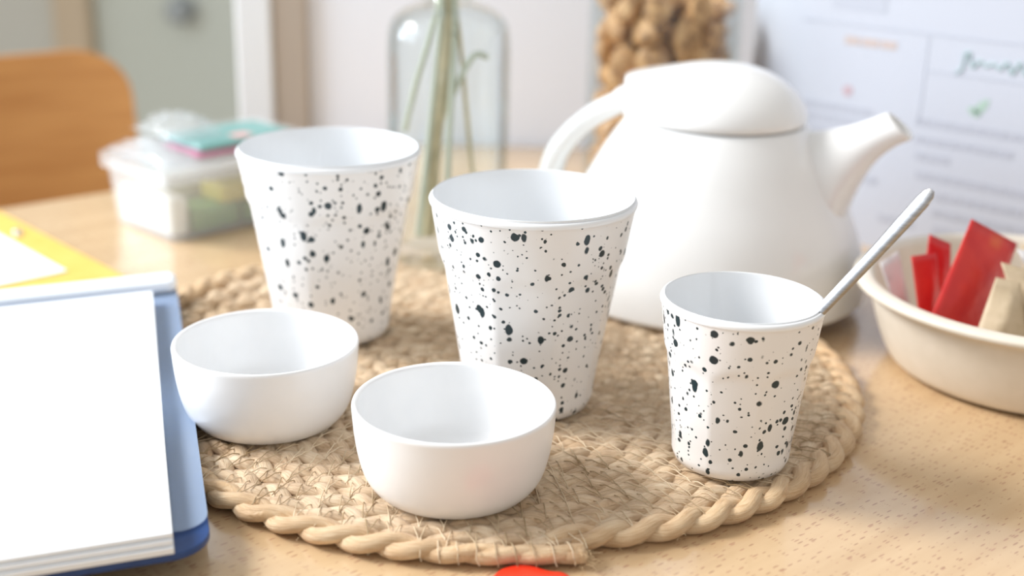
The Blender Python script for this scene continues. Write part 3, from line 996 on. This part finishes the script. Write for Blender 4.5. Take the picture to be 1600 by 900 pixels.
pillow([(0.2350, 0.704, 0.0775), (0.2490, 0.708, 0.0710), (0.2500, 0.690, 0.0200), (0.2290, 0.686, 0.0250)], 0.004, m_red, 'red_sachet', 'narrow red sachet tucked just behind the tallest one', G)
pillow([(0.2225, 0.692, 0.0680), (0.2390, 0.700, 0.0680), (0.2470, 0.688, 0.0200), (0.2310, 0.680, 0.0220)], 0.004, m_red, 'red_sachet', 'dark red sachet leftmost in the bowl, beside a pale wrapper', G)
pillow([(0.2090, 0.704, 0.0600), (0.2220, 0.715, 0.0640), (0.2360, 0.700, 0.0120), (0.2240, 0.688, 0.0190)], 0.004, m_greywrap, 'pale_sachet', 'crinkled pale grey sachet against the left inside of the bowl', G)
pillow([(0.2605, 0.664, 0.0660), (0.2730, 0.662, 0.0640), (0.2790, 0.646, 0.0200), (0.2460, 0.650, 0.0230)], 0.010, m_kraft, 'tea_bag', 'beige folded paper tea bag in front of the tallest red sachet', G)
pillow([(0.2650, 0.672, 0.0720), (0.2790, 0.670, 0.0690), (0.3100, 0.646, 0.0210), (0.2800, 0.648, 0.0240)], 0.009, m_kraft, 'tea_bag', 'beige paper tea bag leaning right of the other tea bag', G)
pillow([(0.2760, 0.680, 0.0770), (0.3060, 0.684, 0.0740), (0.3320, 0.664, 0.0230), (0.3050, 0.662, 0.0250)], 0.006, m_greywrap, 'pale_sachet', 'whitish sachet lying behind the beige tea bags', G)
pillow([(0.3000, 0.735, 0.0640), (0.3400, 0.735, 0.0600), (0.3450, 0.715, 0.0180), (0.3050, 0.715, 0.0180)], 0.008, m_kraft, 'tea_bag', 'beige tea bag at the far side of the bowl', G)

# ------------------------------------------------------------------ red tab at the front edge
pts = [(-0.0135, -0.018), (-0.0125, -0.008), (-0.0095, -0.001), (-0.0045, 0.0032), (0.0005, 0.0042), (0.0055, 0.0030), (0.0090, 0.0008), (0.0125, -0.0006), (0.0170, -0.0012), (0.0205, -0.006), (0.0205, -0.018), (0.006, -0.026)]
pp = [Vector((a, b, 0)) for a, b in pts]
lo = []
for i in range(len(pp)):
    a, b_, c, d = pp[i - 1], pp[i], pp[(i + 1) % len(pp)], pp[(i + 2) % len(pp)]
    for q in range(4):
        t_ = q / 4
        lo.append(0.5 * ((2 * b_) + (c - a) * t_ + (2 * a - 5 * b_ + 4 * c - d) * t_ * t_ + (3 * b_ - a - 3 * c + d) * t_ ** 3))
cen = Vector((0.003, -0.010, 0))
rings = []
for sc_, z in ((0.2, 0.0002), (0.96, 0.0002), (1.0, 0.0008), (1.0, 0.0020), (0.96, 0.0028), (0.85, 0.0033), (0.5, 0.0036), (0.1, 0.0037)):
    rings.append([cen + (p - cen) * sc_ + Vector((0, 0, z)) for p in lo])
rt_ = MB().loft(rings).build('red_tab', m_redtab, sharp=0)
rt_.location = (0.0068, 0.4605, 0)
tag(rt_, 'rounded glossy red plastic piece at the bottom edge, before the mat', 'plastic piece')

# ------------------------------------------------------------------ amber folder and its white sheet
U = Vector((-0.69, 0.725, 0)).normalized()
W_ = Vector((-0.725, -0.69, 0)).normalized()
yf = thing('amber_folder', 'amber card folder lying flat at the far left of the table', 'folder', (-0.236, 0.7945, 0))
XY = Matrix(((U.x, W_.x, 0, 0), (U.y, W_.y, 0, 0), (0, 0, 1, 0), (0, 0, 0, 1)))
MB().box(0, 0.235, 0, 0.31, 0.0002, 0.0022, XY).build('cover', m_yellow, yf, bevel=0.0006)
for a in (0.164, 0.172):
    e_ = MB().lathe([(0.0016, 0.0022), (0.0030, 0.0022), (0.0036, 0.0034), (0.0026, 0.0042), (0.0016, 0.0034)], 20)
    c = XY @ Vector((a, 0.016 - (a - 0.164) * 0.4, 0))
    e_.v = [(x + c.x, y + c.y, z) for x, y, z in e_.v]
    e_.build('eyelet', m_clip, yf, sharp=0)
yp = MB().box(0, 0.15, 0, 0.21, 0.0024, 0.0032, XY).build('paper_sheet', m_paper, smooth=False)
yp.location = (-0.2984, 0.8227, 0)
tag(yp, 'white sheet lying on the amber folder', 'paper')

# ------------------------------------------------------------------ blue document folder with paper stack
def rrect(w_, h_, rads, z0, z1, xf, n=8):
    """rounded rectangle 0..w, 0..h; rads = (00, w0, wh, 0h)"""
    pts = []
    for (cx, cy, a0, r) in ((rads[0], rads[0], 180, rads[0]), (w_ - rads[1], rads[1], 270, rads[1]), (w_ - rads[2], h_ - rads[2], 0, rads[2]), (rads[3], h_ - rads[3], 90, rads[3])):
        for q in range(n + 1):
            a = math.radians(a0 + 90 * q / n)
            pts.append((cx + r * math.cos(a), cy + r * math.sin(a)))
    return [[xf @ Vector((x, y, z)) for x, y in pts] for z in (z0, z1)]
dirv = Vector((-0.2855, 0.958, 0)).normalized()     # up the right edge, away from the camera
diru = Vector((-0.958, -0.2855, 0)).normalized()    # to the left
FB = (-0.1158, 0.4492, 0.0127)      # the right edge rests on the mat, the left one on the table
bf = thing('document_folder', 'navy blue folder with frosted cover lying at the near left', 'folder', FB)
XB = Matrix(((diru.x, dirv.x, 0, 0), (diru.y, dirv.y, 0, 0), (-0.044, 0, 1, 0), (0, 0, 0, 1)))
MB().loft(rrect(0.235, 0.332, (0.016, 0.016, 0.006, 0.006), 0.0000, 0.0030, XB)).build('back_cover', m_blue, bf, bevel=0.0004)
fr = rrect(0.235, 0.310, (0.012, 0.012, 0.004, 0.004), 0.0040, 0.0044, XB @ Matrix.Translation((0, 0.0155, 0)))
MB().loft(fr).build('frosted_cover', m_frost, bf)
b = MB().loft(rrect(0.235, 0.020, (0.006, 0.006, 0.006, 0.006), 0.0046, 0.0125, XB @ Matrix.Translation((0, 0.308, 0))))
b.build('spine_bar', m_spine, bf, bevel=0.003, seg=3)
for i, (dx, dy, z0_, z1_) in enumerate(((0.0000, -0.0030, 0.0046, 0.0074), (0.0006, -0.0016, 0.0077, 0.0100), (0.0002, -0.0002, 0.0103, 0.0124))):
    o = MB().box(0.0145 + dx, 0.2235 + dx, 0.0005 + dy, 0.2935 + dy, z0_, z1_, XB).build('paper_bundle', m_paper, bevel=0.0003)
    o.location = FB
    tag(o, ['bottom bundle of white sheets in the blue folder stack', 'middle bundle of white sheets in the blue folder stack', 'top bundle of white sheets in the blue folder stack'][i], 'paper', 'white paper bundles on the blue folder')
    if i == 2:
        nk = MB().box(0.198, 0.206, 0.1705, 0.1725, 0.0123, 0.01255, XB)
        nk.box(0.206, 0.2075, 0.166, 0.172, 0.0123, 0.01255, XB)
        nk.build('print_mark', m_blueink, o, smooth=False)

# ------------------------------------------------------------------ clear lidded box, its packets and the packets on top
BU = Vector((-0.73, 0.68, 0)).normalized()
BV = Vector((0.68, 0.73, 0)).normalized()
bx = thing('plastic_box', 'clear lidded plastic box of packets, behind the amber folder', 'box', (-0.245, 0.891, 0))
XX = Matrix(((BV.x, BU.x, 0, 0), (BV.y, BU.y, 0, 0), (0, 0, 1, 0), (0, 0, 0, 1)))
LX, LY, HH = 0.135, 0.090, 0.050
def taper_box(x0, x1, y0, y1, z0, z1, tp_, rad):
    out = []
    for z, g in ((z0, tp_), (z1, 0)):
        out.append(rrect(x1 - x0 - 2 * g, y1 - y0 - 2 * g, (rad,) * 4, z, z, XX @ Matrix.Translation((x0 + g, y0 + g, 0)), 5)[0])
    return out
o1 = taper_box(0, LX, 0, LY, 0.0006, HH, 0.004, 0.008)
i1 = taper_box(0.0015, LX - 0.0015, 0.0015, LY - 0.0015, 0.0022, HH, 0.004, 0.007)
b = MB().loft([o1[0], o1[1], i1[1], i1[0]])
b.build('tub', m_boxp, bx, sharp=30)
l0 = rrect(LX + 0.006, LY + 0.006, (0.006,) * 4, HH - 0.006, HH + 0.0045, XX @ Matrix.Translation((-0.003, -0.003, 0)), 6)
l1 = rrect(LX - 0.004, LY - 0.004, (0.008,) * 4, HH + 0.0045, HH + 0.002, XX @ Matrix.Translation((0.002, 0.002, 0)), 6)
MB().loft([l0[0], l0[1], l1[0], l1[1]]).build('box_lid', m_boxp, bx, sharp=30)
def packet(x0, x1, y0, y1, z0, z1, m, nm, label, grp):
    b = MB().loft(rrect(x1 - x0, y1 - y0, (0.004,) * 4, z0, z1, XX @ Matrix.Translation((x0, y0, 0)), 4))
    o = b.build(nm, m, bevel=0.002)
    o.location = (-0.245, 0.891, 0)
    return tag(o, label, 'packet', grp)
GB = 'packets inside the clear plastic box'
packet(0.007, 0.022, 0.010, 0.080, 0.003, 0.031, m_cream, 'cream_packet', 'cream packet at the left end inside the plastic box', GB)
packet(0.026, 0.066, 0.010, 0.045, 0.003, 0.020, m_green, 'green_packet', 'green packet low inside the plastic box, near corner', GB)
packet(0.070, 0.125, 0.010, 0.045, 0.003, 0.018, m_green, 'green_packet', 'green packet low inside the plastic box, under the tall cup rim', GB)
packet(0.050, 0.120, 0.009, 0.040, 0.0205, 0.034, m_lime, 'yellow_packet', 'yellow packet on the green packets inside the plastic box', GB)
packet(0.026, 0.120, 0.050, 0.080, 0.003, 0.034, m_cream, 'cream_packet', 'long cream packet along the far side inside the plastic box', GB)
# packets on the lid
ZL = HH + 0.0052
pk = thing('card_packet', 'clear packet with teal card lying on the plastic box lid', 'packet', (-0.245, 0.891, 0))
MB().loft(rrect(0.085, 0.055, (0.004,) * 4, ZL + 0.0060, ZL + 0.0100, XX @ Matrix.Translation((0.038, 0.014, 0)), 4)).build('teal_card', m_teal, pk, bevel=0.001)
MB().loft(rrect(0.080, 0.050, (0.003,) * 4, ZL + 0.0010, ZL + 0.0055, XX @ Matrix.Translation((0.036, 0.016, 0)), 4)).build('magenta_card', m_pink, pk, bevel=0.001)
MB().loft(rrect(0.016, 0.014, (0.003,) * 4, ZL + 0.0100, ZL + 0.0106, XX @ Matrix.Translation((0.075, 0.022, 0)), 4)).build('pink_print', m_peach, pk)
MB().loft(rrect(0.092, 0.062, (0.005,) * 4, ZL + 0.0004, ZL + 0.0125, XX @ Matrix.Translation((0.034, 0.010, 0)), 4)).build('film_wrap', m_film, pk, bevel=0.002)
def crinkle(x0, x1, y0, y1, z0, h, nm, label, seed):
    r_ = random.Random(seed)
    n = 12
    hs = [[0.35 + 0.65 * r_.random() for _ in range(n + 1)] for _ in range(n + 1)]
    V, F = [], []
    for sgn in (0, 1):
        for j in range(n + 1):
            for i in range(n + 1):
                u, v_ = i / n, j / n
                e = (math.sin(PI * u) * math.sin(PI * v_)) ** 0.5 if 0 < i < n and 0 < j < n else 0.0
                V.append(XX @ Vector((x0 + (x1 - x0) * u, y0 + (y1 - y0) * v_, z0 + 0.0004 + sgn * (h * e * hs[j][i] + 0.0006))))
    K = (n + 1) ** 2
    for j in range(n):
        for i in range(n):
            a = j * (n + 1) + i
            F.append((a, a + n + 1, a + n + 2, a + 1))
            F.append((K + a, K + a + 1, K + a + n + 2, K + a + n + 1))
    o = MB().add(V, F).build(nm, m_film, sharp=0)
    o.location = (-0.245, 0.891, 0)
    return tag(o, label, 'packet', 'cellophane packets on the plastic box')
crinkle(0.002, 0.033, 0.006, 0.090, ZL, 0.016, 'cellophane_packet', 'crumpled clear cellophane shining on the near end of the box lid', 2)
crinkle(0.026, 0.072, 0.030, 0.092, ZL + 0.0125, 0.017, 'cellophane_packet', 'crumpled clear cellophane heaped on the teal card packet', 6)

print('chunks', nch)
